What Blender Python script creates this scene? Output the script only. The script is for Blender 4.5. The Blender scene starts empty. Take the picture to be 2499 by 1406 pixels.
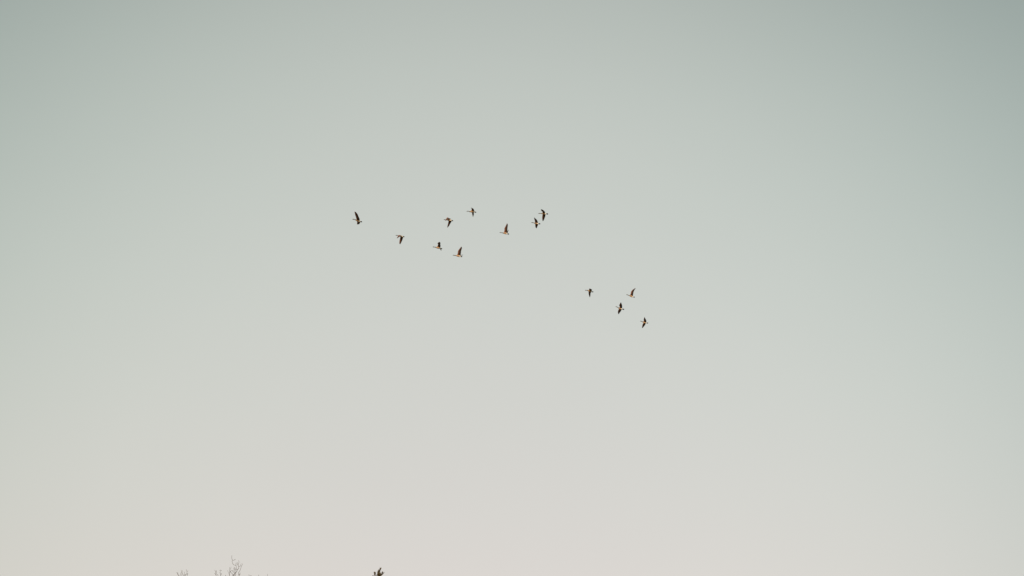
import bpy, bmesh, math, random
from mathutils import Vector, Matrix, noise

SC = bpy.context.scene
COL = SC.collection
rad = math.radians

# ------------------------------------------------------------------ camera
W, H = 2499.0, 1406.0                 # size of the photograph, used for bearings
HFOV, PITCH = rad(50.0), rad(35.0)
CAM = Vector((0, 0, 1.6))
FOC = W / 2 / math.tan(HFOV / 2)
cd = bpy.data.cameras.new('camera'); cam = bpy.data.objects.new('camera', cd); COL.objects.link(cam)
cam.location = CAM
cam.rotation_euler = (math.pi / 2 + PITCH, 0, 0)
cd.sensor_width = 36.0; cd.angle = HFOV; cd.clip_start = 0.1; cd.clip_end = 20000
SC.camera = cam
SC.render.resolution_x, SC.render.resolution_y = 1024, 576
RT = Vector((1, 0, 0))
FW = Vector((0, math.cos(PITCH), math.sin(PITCH)))
UP = Vector((0, -math.sin(PITCH), math.cos(PITCH)))

def at(px, py, depth):
    """world point on the bearing of a photograph pixel, at a given distance along the view axis"""
    return CAM + (RT * ((px - W / 2) / FOC) + UP * ((H / 2 - py) / FOC) + FW) * depth

def bearing(p):
    d = p - CAM
    z = d.dot(FW)
    if z < .1: return 0, 9999
    return W / 2 + d.dot(RT) / z * FOC, H / 2 - d.dot(UP) / z * FOC

# ------------------------------------------------------------------ sky, sun, exposure
SUN_EL, SUN_AZ = rad(14.0), rad(194.0)          # low sun behind the camera, azimuth clockwise from +Y
world = bpy.data.worlds.new('World'); SC.world = world; world.use_nodes = True
nt = world.node_tree; nt.nodes.clear()
def N(t, **k):
    n = nt.nodes.new(t)
    for a, b in k.items(): setattr(n, a, b)
    return n
def M_(op, a, b=None, c=None):
    n = N('ShaderNodeMath', operation=op)
    for i, v in enumerate((a, b, c)):
        if v is None: continue
        if isinstance(v, (int, float)): n.inputs[i].default_value = v
        else: nt.links.new(v, n.inputs[i])
    return n.outputs[0]
SKY_E0, SKY_AZ = rad(21.0), rad(-2.0)
SKY_K = 0.25
SKY_MAX = 0.24558
SKY_TINT = [(0.0, (1.0, 0.8948, 0.8649)), (0.3195, (1.0, 0.8948, 0.8649)), (0.3959, (0.9661, 0.9095, 0.8888)), (0.4724, (0.939, 0.9178, 0.9073)), (0.5488, (0.9182, 0.9193, 0.9201)), (0.6252, (0.9032, 0.9142, 0.927)), (0.7017, (0.8939, 0.9025, 0.9276)), (0.7781, (0.8901, 0.8844, 0.9222)), (1.0, (0.8901, 0.8844, 0.9222))]
SKY_STOPS = [(0.0, (0.6206, 0.5945, 0.5081)), (0.1, (0.6129, 0.5981, 0.5072)), (0.2, (0.5931, 0.5896, 0.4961)), (0.3, (0.5626, 0.5698, 0.4757)), (0.4, (0.5233, 0.5399, 0.4472)), (0.5, (0.4775, 0.5018, 0.4124)), (0.6, (0.4275, 0.4577, 0.3732)), (0.7, (0.3758, 0.4098, 0.3316)), (0.8, (0.3243, 0.3604, 0.2893)), (1.0, (0.3243, 0.3604, 0.2893))]
tc = N('ShaderNodeTexCoord')
sep = N('ShaderNodeSeparateXYZ'); nt.links.new(tc.outputs['Generated'], sep.inputs[0])
X, Y, Z = sep.outputs
Z = M_('MAXIMUM', Z, 0.0)                        # below the horizon the haze simply goes on
sa, ca = math.sin(SKY_AZ), math.cos(SKY_AZ)
u = M_('ADD', M_('MULTIPLY', X, sa), M_('MULTIPLY', Y, ca))
v = M_('SUBTRACT', M_('MULTIPLY', X, ca), M_('MULTIPLY', Y, sa))
u2, v2 = M_('MULTIPLY', u, u), M_('MULTIPLY', v, v)
r2 = M_('ADD', M_('ADD', u2, v2), 1e-6)
c2 = M_('DIVIDE', M_('SUBTRACT', u2, v2), r2)    # cos of twice the bearing from the glow axis
c2 = M_('SMOOTH_MAX', c2, 0.25, 0.2)             # sideways darkening, with lens vignette painted in, levels off outside the view
az = M_('ADD', M_('MULTIPLY', c2, SKY_K), 1.0 - SKY_K)
dotp = M_('ADD', M_('MULTIPLY', Z, math.sin(SKY_E0)),
          M_('MULTIPLY', M_('MULTIPLY', M_('SQRT', r2), math.cos(SKY_E0)), az))
t = M_('DIVIDE', M_('SUBTRACT', 1.0, dotp), SKY_MAX)
ramp = N('ShaderNodeValToRGB'); nt.links.new(t, ramp.inputs[0])
cr = ramp.color_ramp; cr.interpolation = 'LINEAR'
while len(cr.elements) > 1: cr.elements.remove(cr.elements[-1])
cr.elements[0].position = SKY_STOPS[0][0]; cr.elements[0].color = (*SKY_STOPS[0][1], 1)
for p, c in SKY_STOPS[1:]:
    e = cr.elements.new(p); e.color = (*c, 1)
# faint unevenness of thin high haze
mp = N('ShaderNodeMapping'); mp.inputs['Scale'].default_value = (1.0, 1.0, 2.2)
nt.links.new(tc.outputs['Generated'], mp.inputs[0])
nz = N('ShaderNodeTexNoise'); nz.inputs['Scale'].default_value = 2.6; nz.inputs['Detail'].default_value = 7.0
nt.links.new(mp.outputs[0], nz.inputs[0])
hz = M_('ADD', M_('MULTIPLY', M_('SUBTRACT', nz.outputs['Fac'], 0.5), 0.035), 1.0)
hue = N('ShaderNodeValToRGB'); nt.links.new(Z, hue.inputs[0])      # tint with height above the horizon
ch = hue.color_ramp
while len(ch.elements) > 1: ch.elements.remove(ch.elements[-1])
ch.elements[0].position = SKY_TINT[0][0]; ch.elements[0].color = (*SKY_TINT[0][1], 1)
for p, c in SKY_TINT[1:]:
    e = ch.elements.new(p); e.color = (*c, 1)
tinted = N('ShaderNodeVectorMath', operation='MULTIPLY')
nt.links.new(ramp.outputs[0], tinted.inputs[0]); nt.links.new(hue.outputs[0], tinted.inputs[1])
vm = N('ShaderNodeVectorMath', operation='SCALE')
nt.links.new(tinted.outputs[0], vm.inputs[0]); nt.links.new(hz, vm.inputs['Scale'])
haze_bg = N('ShaderNodeBackground'); haze_bg.inputs[1].default_value = 1.0
nt.links.new(vm.outputs[0], haze_bg.inputs[0])
sky = N('ShaderNodeTexSky', sky_type='NISHITA', sun_disc=False)
sky.sun_elevation = SUN_EL; sky.sun_rotation = SUN_AZ
sky.dust_density = 3.0
sky_bg = N('ShaderNodeBackground'); sky_bg.inputs[1].default_value = 0.05
nt.links.new(sky.outputs[0], sky_bg.inputs[0])
addn = N('ShaderNodeAddShader'); nt.links.new(haze_bg.outputs[0], addn.inputs[0]); nt.links.new(sky_bg.outputs[0], addn.inputs[1])
out = N('ShaderNodeOutputWorld'); nt.links.new(addn.outputs[0], out.inputs[0])

sd = bpy.data.lights.new('sun', 'SUN'); sd.energy = 4.0; sd.angle = rad(0.53); sd.color = (1.0, 0.74, 0.48)
sun = bpy.data.objects.new('sun', sd); COL.objects.link(sun)
tosun = Vector((math.sin(SUN_AZ) * math.cos(SUN_EL), math.cos(SUN_AZ) * math.cos(SUN_EL), math.sin(SUN_EL)))
sun.rotation_euler = tosun.to_track_quat('Z', 'Y').to_euler()

SC.view_settings.view_transform = 'Standard'; SC.view_settings.look = 'None'
SC.view_settings.exposure = 0.0; SC.view_settings.gamma = 1.0; SC.view_settings.use_curve_mapping = False

# ------------------------------------------------------------------ helpers
def mat(name, c1, c2, scale=8.0, rough=0.8, detail=4.0, stretch=(1, 1, 1), bump=0.0):
    m = bpy.data.materials.new(name); m.use_nodes = True
    t = m.node_tree; b = t.nodes['Principled BSDF']
    tcn = t.nodes.new('ShaderNodeTexCoord'); mpn = t.nodes.new('ShaderNodeMapping')
    mpn.inputs['Scale'].default_value = stretch
    n = t.nodes.new('ShaderNodeTexNoise'); n.inputs['Scale'].default_value = scale; n.inputs['Detail'].default_value = detail
    r = t.nodes.new('ShaderNodeValToRGB')
    r.color_ramp.elements[0].position = 0.35; r.color_ramp.elements[0].color = (*c1, 1)
    r.color_ramp.elements[1].position = 0.65; r.color_ramp.elements[1].color = (*c2, 1)
    t.links.new(tcn.outputs['Object'], mpn.inputs[0]); t.links.new(mpn.outputs[0], n.inputs[0])
    t.links.new(n.outputs['Fac'], r.inputs[0]); t.links.new(r.outputs[0], b.inputs['Base Color'])
    b.inputs['Roughness'].default_value = rough
    b.inputs['Specular IOR Level'].default_value = 0.25
    if bump:
        bp = t.nodes.new('ShaderNodeBump'); bp.inputs['Strength'].default_value = bump; bp.inputs['Distance'].default_value = 0.02
        t.links.new(n.outputs['Fac'], bp.inputs['Height']); t.links.new(bp.outputs[0], b.inputs['Normal'])
    return m

def link(name, verts, faces, mats, parent=None, fm=None, smooth=True, kind=None):
    me = bpy.data.meshes.new(name)
    me.from_pydata([tuple(v) for v in verts], [], faces)
    for m in (mats if isinstance(mats, (list, tuple)) else [mats]): me.materials.append(m)
    if fm: me.polygons.foreach_set('material_index', fm)
    me.polygons.foreach_set('use_smooth', [smooth] * len(faces))
    me.update()
    o = bpy.data.objects.new(name, me); COL.objects.link(o)
    if parent: o.parent = parent
    if kind: o['kind'] = kind
    return o

def thing(name, label, cat, loc, group=None):
    o = bpy.data.objects.new(name, None); COL.objects.link(o)
    o.location = loc; o.empty_display_size = 0.3
    o['label'] = label; o['category'] = cat
    if group: o['group'] = group
    return o

def catmull(pts, n):
    """resample a list of equal-length tuples/vectors smoothly, n pieces between neighbours"""
    P = [list(p) for p in pts]
    P = [[2 * a - b for a, b in zip(P[0], P[1])]] + P + [[2 * a - b for a, b in zip(P[-1], P[-2])]]
    res = []
    for i in range(1, len(P) - 2):
        for k in range(n):
            t = k / n
            res.append([0.5 * ((2 * b) + (c - a) * t + (2 * a - 5 * b + 4 * c - d) * t * t + (3 * b - a - 3 * c + d) * t ** 3)
                        for a, b, c, d in zip(P[i - 1], P[i], P[i + 1], P[i + 2])])
    res.append(P[-2])
    return res

def tube(V, F, pts, radii, sides=6, squash=None):
    """append a tapered tube through pts to V, F"""
    base = len(V)
    n = len(pts)
    prev = None
    for i in range(n):
        d = (pts[min(i + 1, n - 1)] - pts[max(i - 1, 0)])
        d = d.normalized() if d.length > 1e-9 else Vector((0, 0, 1))
        if prev is None:
            a = d.cross(Vector((0, 1, 0.13)))
            if a.length < 1e-3: a = d.cross(Vector((1, 0, 0)))
        else:
            a = prev - d * prev.dot(d)
        a.normalize(); prev = a
        b = d.cross(a)
        for k in range(sides):
            ang = 2 * math.pi * k / sides
            V.append(pts[i] + (a * math.cos(ang) + b * math.sin(ang)) * radii[i])
    for i in range(n - 1):
        for k in range(sides):
            k2 = (k + 1) % sides
            F.append((base + i * sides + k, base + i * sides + k2, base + (i + 1) * sides + k2, base + (i + 1) * sides + k))
    F.append(tuple(base + k for k in range(sides))[::-1])
    F.append(tuple(base + (n - 1) * sides + k for k in range(sides)))

# ------------------------------------------------------------------ ground
gm = mat('dry_meadow', (0.14, 0.115, 0.06), (0.20, 0.165, 0.09), scale=0.6, rough=0.95, detail=8, bump=0.4)
gv, gf = [], []
rings = [0, 8, 18, 30, 45, 65, 95, 140, 220, 400, 800, 1600, 3500, 8000]
for i, r in enumerate(rings):
    for k in range(48):
        a = 2 * math.pi * k / 48
        x, y = r * math.cos(a), r * math.sin(a)
        gv.append((x, y, -0.02 + 0.12 * noise.noise(Vector((x * .07, y * .07, 0))) * min(1, r / 20) - max(0, r - 400) * 0.001))
for i in range(1, len(rings) - 1):
    for k in range(48):
        k2 = (k + 1) % 48
        gf.append((i * 48 + k, (i + 1) * 48 + k, (i + 1) * 48 + k2, i * 48 + k2))
gf.append(tuple(48 + k for k in range(48)))
g = link('ground', gv, gf, gm, kind='structure')

# ------------------------------------------------------------------ geese
m_black = mat('black_neck_plumage', (0.012, 0.013, 0.013), (0.03, 0.032, 0.03), 20, 0.7)
m_breast = mat('buff_breast_plumage', (0.34, 0.25, 0.17), (0.46, 0.34, 0.24), 16, 0.85)
m_flank = mat('brown_flank_plumage', (0.38, 0.24, 0.15), (0.56, 0.36, 0.23), 18, 0.85, stretch=(1, 1, 2))
m_white = mat('white_undertail_plumage', (0.70, 0.64, 0.56), (0.80, 0.76, 0.70), 10, 0.85)
m_back = mat('dark_brown_back_plumage', (0.07, 0.05, 0.04), (0.13, 0.10, 0.075), 14, 0.85)
m_covert = mat('brown_underwing_coverts', (0.135, 0.058, 0.042), (0.215, 0.100, 0.074), 12, 0.8)
m_flight = mat('dark_flight_feathers', (0.028, 0.022, 0.022), (0.060, 0.046, 0.042), 16, 0.7, stretch=(1, 4, 1))
m_bill = mat('black_bill', (0.015, 0.015, 0.015), (0.03, 0.03, 0.03), 30, 0.45)

# every bird: corner of the survey window, its scale, spine (x, y, radius), near wing, far wing as (leading, trailing) pairs, label
GEESE = [
 ((850, 505, 25.56), [(245, 775), (310, 772, 22), (400, 788, 13), (470, 812, 26), (545, 845, 52), (630, 872, 56), (710, 905, 36), (765, 922, 17), (860, 934)],
  [((510, 820), (705, 860)), ((505, 740), (692, 735)), ((462, 600), (625, 590)), ((415, 450), (572, 460)), ((382, 290), (470, 325))],
  [((548, 880), (738, 915)), ((550, 950), (730, 980)), ((545, 1030), (705, 1040)), ((540, 1095), (645, 1095))],
  'leftmost goose of the flock, one long dark wing raised high above its back'),
 ((955, 560, 28.12), [(285, 405), (345, 403, 20), (425, 416, 13), (485, 428, 25), (565, 435, 42), (665, 462, 46), (755, 492, 32), (805, 500, 17), (905, 502)],
  [((575, 425), (765, 468)), ((525, 392), (690, 440)), ((462, 440), (590, 490)), ((425, 515), (480, 555)), ((372, 605), (398, 612))],
  [((620, 490), (805, 525)), ((602, 600), (785, 620)), ((575, 720), (748, 730)), ((552, 880), (688, 870)), ((560, 1005), (615, 1012))],
  'goose second from the left, flying alone with its long wing pressed down'),
 ((1045, 580, 35.16), [(385, 832), (460, 800, 28), (570, 823, 16), (665, 832, 32), (755, 850, 62), (885, 875, 74), (1015, 910, 50), (1095, 932, 24), (1200, 965)],
  [((770, 780), (1015, 860)), ((820, 680), (1052, 720)), ((842, 580), (1030, 565)), ((800, 485), (1045, 470)), ((940, 365), (985, 380))],
  [((960, 920), (1085, 950)), ((1012, 975), (1105, 1000)), ((1060, 1050), (1130, 1060)), ((1105, 1135), (1125, 1120))],
  'goose with a short blunt raised wing, just left of the lowest upper-group goose'),
 ((1095, 590, 28.12), [(268, 937), (342, 930, 21), (440, 945, 13), (505, 950, 26), (585, 962, 48), (690, 985, 54), (785, 1008, 36), (835, 1018, 18), (935, 1030)],
  [((580, 905), (810, 960)), ((622, 780), (828, 800)), ((640, 640), (850, 620)), ((740, 490), (897, 480)), ((868, 328), (905, 380))],
  [((800, 955), (850, 965)), ((870, 908), (890, 938)), ((995, 897), (985, 925))],
  'lowest goose of the upper group, pointed brown wing lifted straight up'),
 ((1070, 520, 28.12), [(352, 462), (420, 450, 21), (500, 462, 13), (600, 468, 28), (685, 482, 46), (790, 495, 50), (870, 508, 34), (912, 518, 17), (1012, 530)],
  [((655, 420), (875, 440)), ((608, 308), (765, 372)), ((540, 385), (660, 425)), ((500, 460), (570, 475)), ((462, 525), (500, 535))],
  [((690, 525), (905, 555)), ((682, 620), (855, 650)), ((650, 750), (792, 750)), ((620, 880), (725, 880)), ((606, 1003), (635, 995))],
  'goose with one wing curled over its neck, the other hanging, left of the topmost goose'),
 ((1130, 495, 31.24), [(258, 672), (340, 640, 23), (430, 650, 14), (520, 676, 28), (605, 665, 60), (735, 668, 74), (855, 690, 46), (915, 708, 20), (1005, 736)],
  [((620, 610), (855, 630)), ((655, 520), (832, 550)), ((662, 465), (795, 470)), ((625, 415), (720, 420)), ((582, 362), (612, 372))],
  [((680, 730), (822, 735)), ((690, 820), (817, 830)), ((710, 920), (817, 920)), ((735, 1000), (790, 995)), ((752, 1105), (765, 1095))],
  'topmost goose of the whole flock, upper wing hooked forward and lower wing narrow'),
 ((1210, 535, 31.24), [(275, 1022), (350, 1015, 22), (470, 1042, 13), (560, 1052, 28), (640, 1064, 46), (745, 1085, 58), (840, 1110, 38), (893, 1122, 20), (1012, 1142)],
  [((610, 1030), (890, 1060)), ((656, 850), (878, 860)), ((665, 690), (882, 680)), ((762, 500), (908, 500)), ((858, 303), (905, 380))],
  [((840, 1050), (905, 1050)), ((890, 930), (930, 940)), ((930, 850), (960, 862)), ((985, 785), (982, 805))],
  'goose with a tall brown wing raised straight up, alone left of the tight pair'),
 ((1290, 500, 21.63), [(506, 463), (560, 455, 16), (645, 452, 10), (700, 455, 20), (755, 465, 32), (830, 472, 38), (900, 476, 24), (940, 479, 12), (1032, 484)],
  [((730, 440), (875, 440)), ((732, 375), (852, 370)), ((690, 335), (805, 310)), ((662, 295), (735, 262)), ((648, 235), (668, 236))],
  [((738, 505), (885, 505)), ((722, 600), (877, 600)), ((718, 700), (842, 700)), ((728, 800), (802, 800)), ((745, 862), (768, 862))],
  'upper right goose of the tight pair, lower wing long and hanging straight down'),
 ((1290, 500, 21.63), [(132, 942), (190, 935, 16), (260, 950, 10), (310, 965, 20), (362, 976, 32), (425, 985, 38), (490, 995, 24), (530, 1000, 12), (622, 1004)],
  [((338, 940), (495, 960)), ((332, 850), (472, 880)), ((305, 775), (428, 790)), ((298, 720), (365, 730)), ((290, 662), (305, 675))],
  [((350, 1010), (500, 1015)), ((350, 1080), (482, 1090)), ((360, 1160), (452, 1160)), ((385, 1215), (437, 1210)), ((412, 1238), (428, 1236))],
  'lower left goose of the tight pair, both dark wings spread wide'),
 ((1415, 690, 28.12), [(345, 526), (410, 522, 19), (490, 522, 12), (550, 532, 26), (625, 548, 46), (705, 572, 52), (785, 603, 30), (825, 620, 16), (935, 636)],
  [((635, 520), (800, 570)), ((640, 450), (830, 510)), ((650, 405), (805, 465)), ((640, 395), (740, 425))],
  [((602, 590), (795, 640)), ((600, 680), (745, 695)), ((610, 780), (728, 780)), ((640, 890), (722, 890)), ((678, 1002), (695, 1002))],
  'leftmost goose of the lower group, upper wing foreshortened and lower wing hanging down'),
 ((1520, 695, 35.16), [(288, 862), (365, 852, 24), (470, 900, 15), (555, 932, 26), (640, 962, 46), (755, 1003, 58), (860, 1035, 36), (915, 1050, 20), (1025, 1078)],
  [((600, 905), (850, 985)), ((680, 760), (875, 830)), ((710, 590), (918, 620)), ((850, 430), (992, 450)), ((1068, 280), (1088, 325))],
  [((690, 900), (840, 960)), ((750, 740), (860, 780)), ((790, 610), (880, 610)), ((890, 470), (950, 475)), ((1000, 375), (1012, 392))],
  'highest goose of the lower group, slim wing swept up and back'),
 ((1490, 730, 31.24), [(372, 574), (445, 578, 22), (540, 630, 14), (620, 682, 28), (690, 705, 48), (765, 732, 56), (845, 757, 32), (895, 770, 18), (1045, 787)],
  [((655, 650), (868, 710)), ((700, 570), (882, 570)), ((653, 480), (868, 460)), ((720, 350), (832, 350)), ((768, 250), (800, 262))],
  [((640, 750), (840, 790)), ((580, 870), (792, 900)), ((560, 980), (732, 990)), ((570, 1070), (672, 1070)), ((602, 1152), (635, 1150))],
  'middle goose of the lower group, broad dark wings spread above and below a pinkish belly'),
 ((1550, 765, 31.24), [(382, 578), (440, 590, 21), (520, 622, 13), (580, 650, 26), (645, 675, 46), (740, 708, 54), (830, 727, 32), (885, 735, 17), (1002, 735)],
  [((620, 620), (842, 690)), ((665, 550), (852, 570)), ((650, 470), (812, 470)), ((680, 370), (762, 370)), ((690, 278), (715, 285))],
  [((640, 730), (800, 775)), ((565, 850), (762, 860)), ((545, 950), (702, 950)), ((525, 1060), (622, 1050)), ((522, 1122), (545, 1118))],
  'lowest and rightmost goose of the flock, both wings spread and pointed'),
]
BODY_LEN, WING_LEN = 0.95, 0.84
REACH = {0: 1.12}                      # the leftmost bird shows a wider wing, lengthened to tilt out of sun

def make_wing(parent, org, pts, sgn, D, mpp, wing_len, smooth_n=4):
    """pts: (lead, trail) stations; sgn -1 near wing (towards the viewer), +1 far wing"""
    n = len(pts)
    mid = [((a[0] + b[0]) / 2, (a[1] + b[1]) / 2) for a, b in pts]
    seg = [math.hypot(mid[i + 1][0] - mid[i][0], mid[i + 1][1] - mid[i][1]) * mpp for i in range(n - 1)]
    want = [wing_len / (n - 1)] * (n - 1)
    dep = [0.0]
    for s, w in zip(seg, want): dep.append(dep[-1] + sgn * math.sqrt(max(w * w - s * s, 0.0004)))
    LE, TE = [], []
    for i, (a, b) in enumerate(pts):
        s = i / (n - 1)
        LE.append(at(*a, D + dep[i] + sgn * 0.02) - org)
        TE.append(at(*b, D + dep[i] + 0.03 * (1 - s)) - org)
    LE = [Vector(p) for p in catmull(LE, smooth_n)]; TE = [Vector(p) for p in catmull(TE, smooth_n)]
    m = len(LE)
    # arm and coverts: a thick rounded section over the front of the chord
    V, F, = [], []
    prof = [(0.0, 0.0), (0.10, 0.75), (0.30, 1.0), (0.58, 0.35), (0.60, -0.15), (0.30, -0.45), (0.10, -0.5)]
    for i in range(m):
        s = i / (m - 1)
        span = LE[min(i + 1, m - 1)] - LE[max(i - 1, 0)]
        ch = TE[i] - LE[i]
        nn = span.cross(ch)
        nn = nn.normalized() if nn.length > 1e-9 else FW.copy()
        if nn.dot(Vector((0, 0, 1))) < 0: nn = -nn
        th = 0.030 * (1 - s) ** 1.2 + 0.004
        for c, h in prof:
            if s > 0.55: c = c * (1 - 0.35 * (s - 0.55) / 0.45)
            V.append(LE[i] + ch * c + nn * h * th)
    k = len(prof)
    for i in range(m - 1):
        for j in range(k):
            j2 = (j + 1) % k
            F.append((i * k + j, i * k + j2, (i + 1) * k + j2, (i + 1) * k + j))
    F.append(tuple(range(k))[::-1]); F.append(tuple((m - 1) * k + j for j in range(k)))
    wing = link('wing', V, F, m_covert, parent)
    # flight feathers: overlapping thin blades from mid chord to the trailing edge
    V, F = [], []
    NB = 20
    def cur(L, s):
        x = max(0, min(1, s)) * (m - 1); i = min(int(x), m - 2); return L[i].lerp(L[i + 1], x - i)
    for q in range(NB):
        s = (q + 0.5) / NB
        w = 1.35 / NB / 2
        sweep = 0.10 * s
        root = [cur(LE, s - w).lerp(cur(TE, s - w), 0.42 - .1 * s), cur(LE, s + w).lerp(cur(TE, s + w), 0.42 - .1 * s)]
        notch = 1.0 if s < 0.6 else 1.02
        tipc = cur(LE, s + sweep).lerp(cur(TE, s + sweep), notch * 1.05)
        o1 = cur(LE, s - w + sweep).lerp(cur(TE, s - w + sweep), 1.01)
        o2 = cur(LE, s + w + sweep).lerp(cur(TE, s + w + sweep), 1.025)
        nn = (root[1] - root[0]).cross(tipc - root[0])
        nn = nn.normalized() if nn.length > 1e-9 else FW.copy()
        if nn.z < 0: nn = -nn
        off = nn * (0.004 * (q % 2) + 0.002)
        b0 = len(V)
        P = [root[0], root[1], o2, tipc, o1]
        for p in P: V.append(p + off + nn * 0.0025)
        for p in P: V.append(p + off - nn * 0.0015)
        F.append(tuple(b0 + i for i in range(5))); F.append(tuple(b0 + 5 + i for i in range(5))[::-1])
        for i in range(5):
            i2 = (i + 1) % 5
            F.append((b0 + i, b0 + i + 5, b0 + i2 + 5, b0 + i2))
    link('flight_feathers', V, F, m_flight, wing, smooth=False)
    return wing

def make_goose(idx, spec):
    (ox, oy, sc), spine, near, far, label = spec
    px = lambda p: (ox + p[0] / sc, oy + p[1] / sc)
    S = [px(p) for p in spine]
    R = [p[2] / sc * (1.35 if i < 4 else 1.14) if len(p) > 2 else 0 for i, p in enumerate(spine)]
    length = math.hypot(S[-1][0] - S[0][0], S[-1][1] - S[0][1])
    D = FOC * BODY_LEN / length
    mpp = BODY_LEN / length
    org = at(*S[5], D)
    root = thing('goose', label, 'goose', org, 'geese flying in a loose flock')
    rnd = random.Random(idx)
    yaw = rnd.uniform(-0.18, 0.18)                       # heading a little towards or away from the viewer
    dd = lambda p: D + (p[0] - S[5][0]) * mpp * yaw
    # body: bill base (1) .. tail base (7), lofted as one continuous skin
    sp = [(S[1][0] - R[1] * 1.3, S[1][1] + R[1] * 0.15, R[1] * 0.45)] + [(S[i][0], S[i][1], R[i]) for i in range(1, 8)]
    sm = catmull(sp, 5)
    V, F, FM = [], [], []
    K = 14
    for i, (x, y, r) in enumerate(sm):
        c = at(x, y, dd((x, y))) - org
        x2, y2, _ = sm[min(i + 1, len(sm) - 1)]; x1, y1, _ = sm[max(i - 1, 0)]
        d = (at(x2, y2, dd((x2, y2))) - at(x1, y1, dd((x1, y1)))).normalized()
        a = UP - d * UP.dot(d); a.normalize(); b = d.cross(a)
        for k in range(K):
            an = 2 * math.pi * k / K
            V.append(c + (a * math.cos(an) + b * math.sin(an)) * max(r, 0.15) * mpp)
    nst = len(sm)
    for i in range(nst - 1):
        f = i / (nst - 1) * 7
        for k in range(K):
            k2 = (k + 1) % K
            F.append((i * K + k, i * K + k2, (i + 1) * K + k2, (i + 1) * K + k))
            cpt = (V[i * K + k] + V[i * K + k2] + V[(i + 1) * K + k]) / 3
            ctr = sum((V[i * K + j] for j in range(K)), Vector()) / K
            nr = (cpt - ctr); nr = nr.normalized() if nr.length > 1e-9 else nr
            if f < 3.0:
                cheek = 0.98 < f < 1.2 and nr.z < 0.2
                FM.append(4 if cheek else 0)
            elif nr.z > 0.62: FM.append(3)
            elif f < 4.2: FM.append(1)
            elif f < 5.2: FM.append(2)
            else: FM.append(4)
    F.append(tuple(range(K))[::-1]); FM.append(0)
    F.append(tuple((nst - 1) * K + j for j in range(K))); FM.append(4)
    link('body', V, F, [m_black, m_breast, m_flank, m_back, m_white], root, FM)
    # bill
    V, F = [], []
    hb = at(sp[0][0], sp[0][1], dd(sp[0])) - org; tip = at(*S[0], dd(S[0])) - org
    tube(V, F, [hb.lerp(tip, t) for t in (-0.25, 0.1, 0.5, 0.85, 1.0)], [0.016, 0.019, 0.014, 0.010, 0.004], 8)
    link('bill', V, F, m_bill, root)
    # tail: a flat fan of twelve feathers
    tb = at(*S[7], dd(S[7])) - org; tt = at(*S[8], dd(S[8])) - org
    ax = (tt - tb); L = ax.length; ax.normalize()
    base = tb - ax * 0.04
    side = ax.cross(Vector((0, 0, 1))).normalized(); nn = side.cross(ax).normalized()
    V, F = [], []
    for q in range(12):
        an = (q - 5.5) / 5.5 * 0.30
        d = ax * math.cos(an) + side * math.sin(an); w = side.cross(nn).normalized() * 0 + (side * math.cos(an) - ax * math.sin(an)) * 0.018
        LL = (L + 0.04) * (1 - 0.10 * (abs(q - 5.5) / 5.5) ** 2)
        o = nn * (0.003 * (q % 2)); st = base + side * (q - 5.5) * 0.006
        P = [st - w * .7, st + w * .7, st + d * LL * .85 + w, st + d * LL, st + d * LL * .85 - w]
        b0 = len(V)
        for p in P: V.append(p + o + nn * 0.003)
        for p in P: V.append(p + o - nn * 0.003)
        F.append(tuple(b0 + i for i in range(5))); F.append(tuple(b0 + 5 + i for i in range(5))[::-1])
        for i in range(5): F.append((b0 + i, b0 + i + 5, b0 + (i + 1) % 5 + 5, b0 + (i + 1) % 5))
    link('tail', V, F, m_black, root, smooth=False)
    make_wing(root, org, [(px(a), px(b)) for a, b in near], -1, D, mpp, REACH.get(idx, WING_LEN))
    make_wing(root, org, [(px(a), px(b)) for a, b in far], +1, D, mpp, WING_LEN)

for i, s in enumerate(GEESE): make_goose(i, s)

# ------------------------------------------------------------------ bare trees
m_bark = mat('grey_brown_bark', (0.10, 0.085, 0.07), (0.19, 0.165, 0.14), 22, 0.9, stretch=(1, 1, .3), bump=0.6)
m_twig = mat('brown_twig_bark', (0.06, 0.045, 0.032), (0.11, 0.085, 0.062), 30, 0.85)
m_bud = mat('brown_bud_scales', (0.08, 0.055, 0.04), (0.13, 0.09, 0.06), 30, 0.8)

EDGE = 1415.0        # lower side of the photograph: what grows below it is free growth
def free_growth(rnd, V, F, p, d, length, r, depth, base, bend=0.35):
    """a branch that wanders up and outward and forks; kept lower than the photographed tips"""
    n = 6
    edge = EDGE + rnd.expovariate(1 / 90.0)
    pts = [p.copy()]; q = p.copy()
    for i in range(n):
        d = (d + Vector((rnd.gauss(0, bend), rnd.gauss(0, bend), rnd.gauss(0.06, bend * .7))) * 0.35).normalized()
        nq = q + d * (length / n)
        if bearing(nq + base)[1] < edge: break
        q = nq; pts.append(q.copy())
    if len(pts) < 3: return
    m = len(pts)
    tube(V, F, pts, [max(r * (1 - 0.75 * i / (m - 1)), 0.0022) for i in range(m)], 5 if depth > 1 else 4)
    if depth <= 0: return
    for k in range(rnd.choice((3, 4, 4, 5))):
        i = rnd.randint(1, m - 1)
        dd = (pts[min(i + 1, m - 1)] - pts[i - 1]).normalized()
        side = Vector((rnd.gauss(0, 1), rnd.gauss(0, 1), rnd.gauss(0, .5)))
        side = (side - dd * side.dot(dd)).normalized()
        free_growth(rnd, V, F, pts[i], (dd + side * rnd.uniform(.5, 1.1)).normalized(), length * rnd.uniform(.45, .65),
                    max(r * (1 - 0.75 * i / (m - 1)) * .6, 0.003), depth - 1, base)

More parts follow.
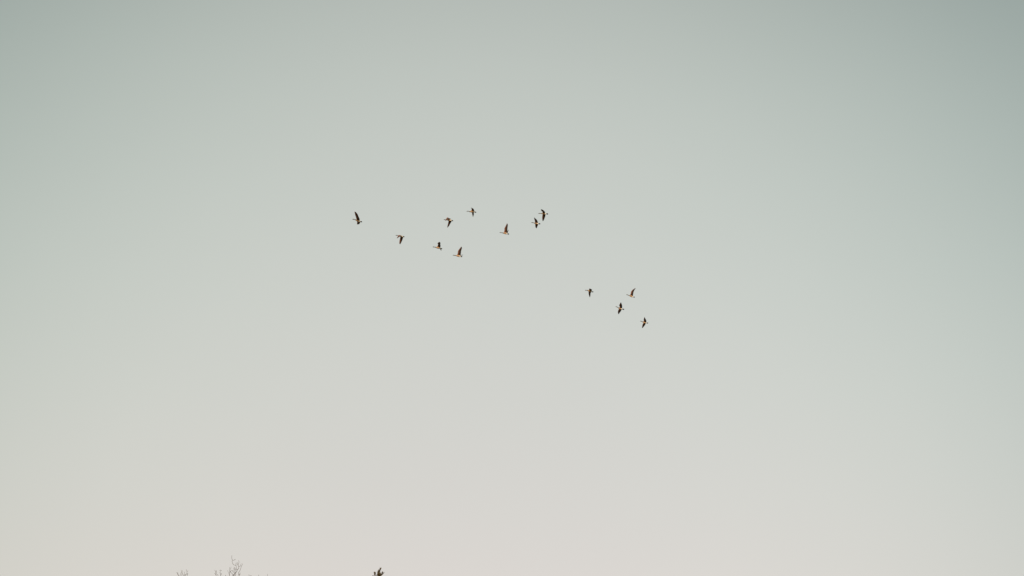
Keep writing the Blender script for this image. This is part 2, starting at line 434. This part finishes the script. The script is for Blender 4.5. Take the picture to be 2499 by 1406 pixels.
def bare_tree(seed, D, trunk_px, twigs, limbs, label, top_frac=0.8, trunk_r=0.13):
    """twigs: list of (list of (px, py), r0, r1); roots at the lower side join limbs; limbs: list of pixel x where limbs reach up to"""
    rnd = random.Random(seed)
    top = at(trunk_px, 1406, D)
    base = Vector((top.x, top.y, 0))
    root = thing('bare_tree', label, 'tree', base, 'bare treetops along the lower edge')
    Hh = top.z
    # trunk
    pts = []
    crook = lambda z: Vector((0.18 * math.sin(z * .55 + seed), 0.15 * math.sin(z * .7 + seed * 2), 0))
    n = 16
    for i in range(n + 1):
        z = Hh * 0.86 * i / n
        pts.append(Vector((0, 0, z)) + crook(z) - crook(0) * (1 - i / n))
    rr = [trunk_r * (1 - 0.80 * (i / n)) + (0.08 if i == 0 else 0.03 if i == 1 else 0) for i in range(n + 1)]
    V, F = [], []
    tube(V, F, [Vector((pts[0].x, pts[0].y, -0.15))] + pts, [rr[0] * 1.25] + rr, 12)
    link('trunk', V, F, m_bark, root)
    # limbs that carry the photographed twigs
    ends = []
    for j, lx in enumerate(limbs):
        d_off = rnd.uniform(-.5, .5)
        end = at(lx, 1424, D + d_off) - base
        i0 = min(n, n - 8 + (j * 5) % 8)
        p0 = pts[i0]
        a = p0.lerp(end, 0.35) + Vector((end.x - p0.x, end.y - p0.y, 0)) * .25
        path = [Vector(p) for p in catmull([p0, a, p0.lerp(end, .75) + Vector((rnd.uniform(-.06, .06), rnd.uniform(-.06, .06), 0)), end], 5)]
        r0 = rr[i0] * .55
        V, F = [], []
        tube(V, F, path, [r0 + (0.0068 - r0) * (k / (len(path) - 1)) ** .7 for k in range(len(path))], 7)
        link('branch', V, F, m_bark, root)
        ends.append((lx, d_off, path))
    # free limbs lower down
    tv, tf = [], []
    for j in range(12):
        i0 = 4 + j
        an = j * 2.4 + seed
        V, F = [], []
        free_growth(rnd, V, F, pts[min(i0, n)], Vector((math.cos(an), math.sin(an), .75)).normalized(), 3.0 - .17 * j, rr[min(i0, n)] * .55, 0, base)
        if not V: continue
        link('branch', V, F, m_bark, root)
        p0 = pts[min(i0, n)]
        rings_ = [sum((V[k * 4 + q] for q in range(4)), Vector()) / 4 for k in range(len(V) // 4)]
        for c in rings_[2:]:
            for _ in range(2):
                an2 = rnd.uniform(0, 6.28)
                free_growth(rnd, tv, tf, c, Vector((math.cos(an2), math.sin(an2), .6)).normalized(), rnd.uniform(.6, 1.2), 0.010, 2, base)
    for lx, d_off, path in ends:
        for c in path[3:-1]:
            an2 = rnd.uniform(0, 6.28)
            free_growth(rnd, tv, tf, c, Vector((math.cos(an2), math.sin(an2), .5)).normalized(), rnd.uniform(.4, .8), 0.008, 2, base)
    link('lower_twigs', tv, tf, m_twig, root, kind='stuff')
    # photographed twigs at the top
    V, F = [], []; BV, BF = [], []
    depth_at = {}
    for pl, r0, r1 in twigs:
        key = (round(pl[0][0], 1), round(pl[0][1], 1))
        if key in depth_at: d0 = depth_at[key]
        elif pl[0][1] >= 1405:
            lx, d_off, path = min(ends, key=lambda e: abs(e[0] - pl[0][0]))
            d0 = D + d_off
            pl = [(lx, 1424)] + list(pl)
        else:
            near = min(depth_at, key=lambda k: (k[0] - key[0]) ** 2 + (k[1] - key[1]) ** 2)
            d0 = depth_at[near]
        drift = rnd.uniform(-.035, .035)
        P = []
        for i, q in enumerate(pl):
            dz = d0 + drift * i
            depth_at.setdefault((round(q[0], 1), round(q[1], 1)), dz)
            P.append(at(q[0], q[1], dz) - base)
        P = [Vector(p) for p in catmull(P, 3)]
        m = len(P)
        for i in range(1, m - 1):            # knobbly, not smooth
            P[i] = P[i] + Vector((rnd.gauss(0, .0025), rnd.gauss(0, .0025), rnd.gauss(0, .0025)))
        tube(V, F, P, [r0 + (r1 - r0) * i / (m - 1) for i in range(m)], 5)
        # end bud and side buds
        e = (P[-1] - P[-2]).normalized()
        tube(BV, BF, [P[-1] - e * .004, P[-1] + e * .008, P[-1] + e * .022], [r1, r1 * 1.9 + .001, .0008], 5)
        for i in range(2, m - 1, 2):
            dd = (P[i + 1] - P[i - 1]).normalized()
            s = Vector((rnd.gauss(0, 1), rnd.gauss(0, 1), .3)); s = (s - dd * s.dot(dd)).normalized() * .6 + dd * .8
            tube(BV, BF, [P[i], P[i] + s * .010, P[i] + s * .022], [.002, .0042, .0008], 4)
    link('twigs', V, F, m_twig, root, kind='stuff')
    link('buds', BV, BF, m_bud, root, kind='stuff')
    return root

def zz(ox, oy, s, pts): return [(ox + x / s, oy + y / s) for x, y in pts]
Z1 = lambda *p: zz(520, 1340, 21.3, p)
Z2 = lambda *p: zz(400, 1340, 8.925, p)
main = [
 (Z1((1030, 1412), (1060, 1360), (1160, 1240), (1235, 1155), (1250, 1080)), .0125, .0065),
 (Z1((1250, 1080), (1320, 1020), (1335, 930), (1290, 830)), .0065, .0048),
 (Z1((1290, 830), (1310, 780), (1340, 700), (1340, 610)), .0046, .003),
 (Z1((1290, 830), (1268, 775), (1248, 710)), .004, .003),
 (Z1((1335, 930), (1390, 900), (1430, 830), (1462, 768)), .0028, .0022),
 (Z1((1250, 1080), (1215, 1010), (1205, 880), (1190, 845)), .0048, .0045),
 (Z1((1190, 845), (1120, 838), (1050, 800), (1010, 720), (992, 560)), .0044, .0036),
 (Z1((992, 560), (970, 450), (975, 370)), .0035, .003),
 (Z1((992, 560), (1050, 600), (1100, 575), (1140, 545)), .0028, .0022),
 (Z1((1190, 845), (1195, 800), (1188, 745)), .0035, .0028),
 (Z1((1060, 1360), (1010, 1300), (950, 1240), (895, 1180)), .0060, .0030),
 (Z1((1160, 1240), (1130, 1180), (1155, 1110)), .0055, .003),
 (Z1((1130, 1180), (1120, 1090), (1090, 1030), (1092, 955)), .0038, .0025),
 (Z1((1160, 1240), (1090, 1230), (1070, 1160), (1040, 1120)), .0040, .0025),
 (Z1((1090, 1230), (1020, 1190), (990, 1140)), .0026, .002),
 (Z1((1155, 1110), (1150, 1040), (1140, 975)), .0024, .002),
 (Z1((1250, 1080), (1190, 1070), (1130, 1030)), .003, .002),
 (Z1((855, 1412), (848, 1320), (862, 1250), (895, 1180)), .0075, .0040),
 (Z1((862, 1250), (868, 1120), (915, 1050), (932, 950)), .0035, .0022),
 (Z1((868, 1120), (858, 1040), (858, 965)), .0028, .002),
 (Z1((895, 1180), (940, 1130), (990, 1120)), .0024, .002),
 (Z1((848, 1320), (800, 1230), (760, 1140)), .0026, .002),
 (Z1((1345, 1412), (1325, 1300), (1352, 1190), (1400, 1120), (1432, 1020), (1468, 900)), .0065, .0040),
 (Z1((1468, 900), (1500, 825), (1530, 785)), .0038, .0025),
 (Z1((1325, 1300), (1370, 1320), (1405, 1270)), .0035, .0022),
 (Z1((1345, 1412), (1390, 1340), (1410, 1250)), .0028, .002),
 (Z1((1160, 1412), (1130, 1370), (1085, 1345)), .0055, .0030),
 (Z1((1150, 1412), (1170, 1330), (1165, 1260)), .004, .0025),
 (Z1((168, 1412), (152, 1330), (148, 1240)), .0055, .0048),
 (Z1((148, 1240), (128, 1165), (88, 1108)), .0038, .0025),
 (Z1((148, 1240), (165, 1190), (168, 1140)), .0038, .0025),
 (Z1((152, 1330), (120, 1290), (90, 1280)), .003, .002),
 (Z1((390, 1412), (390, 1300), (368, 1225), (392, 1110)), .0058, .0026),
 (Z1((392, 1110), (360, 1112), (335, 1105)), .0022, .0018),
 (Z1((392, 1110), (420, 1112)), .0022, .0018),
 (Z1((390, 1412), (415, 1330), (440, 1290)), .0040, .0025),
 (Z1((250, 1412), (235, 1360), (215, 1335)), .003, .002),
 (Z1((650, 1412), (640, 1360)), .0060, .003),
 (Z1((1880, 1412), (1862, 1345)), .0058, .003),
 (Z2((2070, 600), (2062, 572)), .0050, .003),
 (Z2((2260, 600), (2255, 555)), .0042, .0025),
 (Z2((1900, 600), (1890, 580)), .0035, .0025),
]
bare_tree(3, 34.0, 578, main, [527, 538, 550, 560, 569, 574, 583, 607, 632, 652],
          'bare leafless tree with fine forked twigs, one curling up highest, left of the evergreen tip')
left = [
 (Z2((322, 600), (312, 570), (295, 530), (286, 518)), .0075, .0050),
 (Z2((286, 518), (305, 522)), .0045, .003),
 (Z2((312, 570), (300, 552), (296, 535)), .004, .003),
 (Z2((422, 600), (420, 560), (405, 538), (385, 505), (380, 468)), .0080, .0022),
 (Z2((405, 538), (400, 505), (402, 475)), .0030, .002),
 (Z2((350, 600), (357, 570), (370, 545)), .0048, .003),
 (Z2((370, 545), (372, 520)), .0025, .002),
 (Z2((455, 600), (455, 565), (480, 552), (502, 542)), .0075, .0042),
 (Z2((455, 565), (446, 535), (450, 505)), .0045, .0028),
 (Z2((510, 600), (506, 560), (502, 542), (505, 495)), .0055, .0042),
 (Z2((505, 495), (494, 478), (490, 455)), .0030, .002),
 (Z2((505, 495), (520, 480)), .0025, .002),
 (Z2((506, 560), (522, 535)), .0030, .002),
 (Z2((390, 600), (388, 575), (396, 550)), .003, .002),
 (Z2((455, 600), (470, 580), (475, 560)), .004, .0025),
]
bare_tree(8, 38.0, 446, left, [436, 440, 446, 451, 457],
          'small bare treetop with sparse stubby twigs, farthest left at the lower edge', trunk_r=0.11)

# ------------------------------------------------------------------ evergreen
m_needle = mat('olive_pine_needles', (0.085, 0.066, 0.030), (0.160, 0.125, 0.055), 9, 0.55)
m_needle_lit = mat('yellowish_sunlit_needles', (0.20, 0.17, 0.075), (0.30, 0.26, 0.12), 9, 0.55)  # sunlit look of some tufts, put into a lighter, yellower needle colour
m_pbark = mat('reddish_pine_bark', (0.10, 0.065, 0.045), (0.18, 0.12, 0.085), 18, 0.9, bump=0.5)

def needles(rnd, V, F, a, b, count, length, spread, width=0.0011, fm=None, mi=0):
    ax = (b - a).normalized()
    for _ in range(count):
        t = rnd.random()
        p = a.lerp(b, t)
        s = Vector((rnd.gauss(0, 1), rnd.gauss(0, 1), rnd.gauss(0, 1))); s = s - ax * s.dot(ax)
        if s.length < 1e-3: continue
        s.normalize()
        d = (ax + s * rnd.uniform(spread * .5, spread)).normalized()
        L = length * rnd.uniform(.7, 1.1)
        w = d.cross(Vector((rnd.gauss(0, 1), rnd.gauss(0, 1), rnd.gauss(0, 1)))).normalized() * width
        w2 = d.cross(w).normalized() * width
        k = len(V)
        V.extend([p + w, p - w * .5 + w2 * .86, p - w * .5 - w2 * .86, p + d * L])
        F.extend([(k, k + 1, k + 3), (k + 1, k + 2, k + 3), (k + 2, k, k + 3)])
        if fm is not None: fm.extend([mi] * 3)

def pine():
    rnd = random.Random(21)
    D = 30.0
    top = at(922, 1412, D); base = Vector((top.x, top.y, 0))
    root = thing('pine_tree', 'evergreen tip of upright needle-covered shoots at the lower edge, right of the bare trees', 'tree', base)
    Hh = top.z
    V, F = [], []
    n = 14
    pts = [Vector((.05 * math.sin(i * .7), .05 * math.cos(i * .9), Hh * i / n)) for i in range(n + 1)]
    pts[-1] = top - base
    tube(V, F, [Vector((0, 0.05, -.15))] + pts, [.17] + [.14 * (1 - i / n) ** .85 + .008 for i in range(n + 1)], 10)
    link('trunk', V, F, m_pbark, root)
    # the shoots in view
    Z3 = lambda *p: zz(880, 1370, 27.77, p)
    shoots = [
      (Z3((1130, 1330), (1190, 1010), (1225, 860), (1285, 660), (1338, 520)), 0.00, 210, .058, .50),
      (Z3((1050, 1330), (985, 1010), (962, 900), (945, 800)), -.08, 190, .052, .42),
      (Z3((1210, 1300), (1290, 1010), (1390, 930), (1440, 850), (1470, 760)), .06, 130, .046, .55),
      (Z3((1390, 930), (1470, 880), (1560, 790)), .06, 34, .040, .35),
      (Z3((1190, 1010), (1170, 800), (1215, 640)), -.05, 70, .050, .45),
      (Z3((1200, 1150), (1300, 960), (1325, 830)), .10, 80, .050, .50),
      (Z3((985, 1010), (1000, 880), (1010, 790)), -.02, 26, .042, .35),
      (Z3((1180, 1080), (1225, 900), (1205, 760)), .02, 90, .055, .5),
      (Z3((1210, 1300), (1360, 1030), (1385, 900)), -.04, 80, .050, .5),
      (Z3((1130, 1330), (1090, 1080), (1120, 930)), .05, 60, .050, .5),
      (Z3((1210, 1300), (1270, 1010), (1240, 820)), -.10, 90, .055, .5),
      (Z3((1050, 1330), (900, 1080), (862, 1010)), -.1, 30, .045, .5),
    ]
    tp = top - base
    for si, (pl, dz, cnt, nl, spd) in enumerate(shoots):
        P = [at(x, y, D + dz) - base for x, y in pl]
        if pl[0][1] > 1408: P = [tp - Vector((0, 0, .25)) + Vector((0, 0, 0))] + P
        P = [Vector(p) for p in catmull(P, 3)]
        m = len(P)
        V, F = [], []
        tube(V, F, P, [.008 * (1 - .5 * i / (m - 1)) for i in range(m)], 6)
        sh = link('shoot', V, F, m_pbark, root)
        V, F, fm = [], [], []
        for i in range(m - 1):
            needles(rnd, V, F, P[i], P[i + 1], int(cnt / (m - 1) * 4.5) + 1, nl * 1.1, spd * 1.25, fm=fm, mi=1 if si in (5, 9) else 0, width=.0021)
        e = (P[-1] - P[-2]).normalized()
        needles(rnd, V, F, P[-1] - e * .02, P[-1], 16, nl * .8, .35, fm=fm, mi=1 if si == 5 else 0, width=.0013)
        link('needles', V, F, [m_needle, m_needle_lit], sh, fm, smooth=False)
        V, F = [], []
        tube(V, F, [P[-1], P[-1] + e * .012, P[-1] + e * .03], [.005, .008, .002], 6)
        link('bud', V, F, m_pbark, sh)
    # whorls of boughs below
    V, F, fm = [], [], []
    for w in range(24):
        z = Hh - .55 - w * .42
        if z < 1.2: break
        reach = min(2.6, .35 + (Hh - z) * .30)
        for k in range(6):
            an = k * math.pi / 3 + w * .5 + rnd.uniform(-.2, .2)
            d = Vector((math.cos(an), math.sin(an), .35)).normalized()
            r = reach * rnd.uniform(.8, 1.1)
            path = [Vector((0, 0, z)) + Vector((d.x, d.y, 0)) * r * t + Vector((0, 0, r * (.30 * t * t))) for t in (0, .2, .4, .6, .8, 1)]
            if any(bearing(p + base + Vector((0, 0, .1)))[1] < EDGE for p in path): continue
            BV, BF = [], []
            tube(BV, BF, path, [.03 * (1 - .8 * t) for t in (0, .2, .4, .6, .8, 1)], 6)
            link('bough', BV, BF, m_pbark, root)
            for i in range(1, 6):
                needles(rnd, V, F, path[i - 1], path[i], 50, .09, 1.2, width=.004, fm=fm, mi=0)
                for s in (-1, 1, 0, -.5, .5):
                    sd = Vector((-d.y, d.x, 0)) * s
                    a = path[i]; b = a + (d * .6 + sd + Vector((0, 0, .35))).normalized() * r * .22
                    if bearing(b + base + Vector((0, 0, .08)))[1] < EDGE: continue
                    tube(V, F, [a, b], [.006, .003], 4); fm.extend([1] * (len(F) - len(fm)))
                    needles(rnd, V, F, a, b, 60, .10, .9, width=.0042, fm=fm, mi=0)
    link('lower_foliage', V, F, [m_needle, m_pbark], root, fm, smooth=False, kind='stuff')
pine()
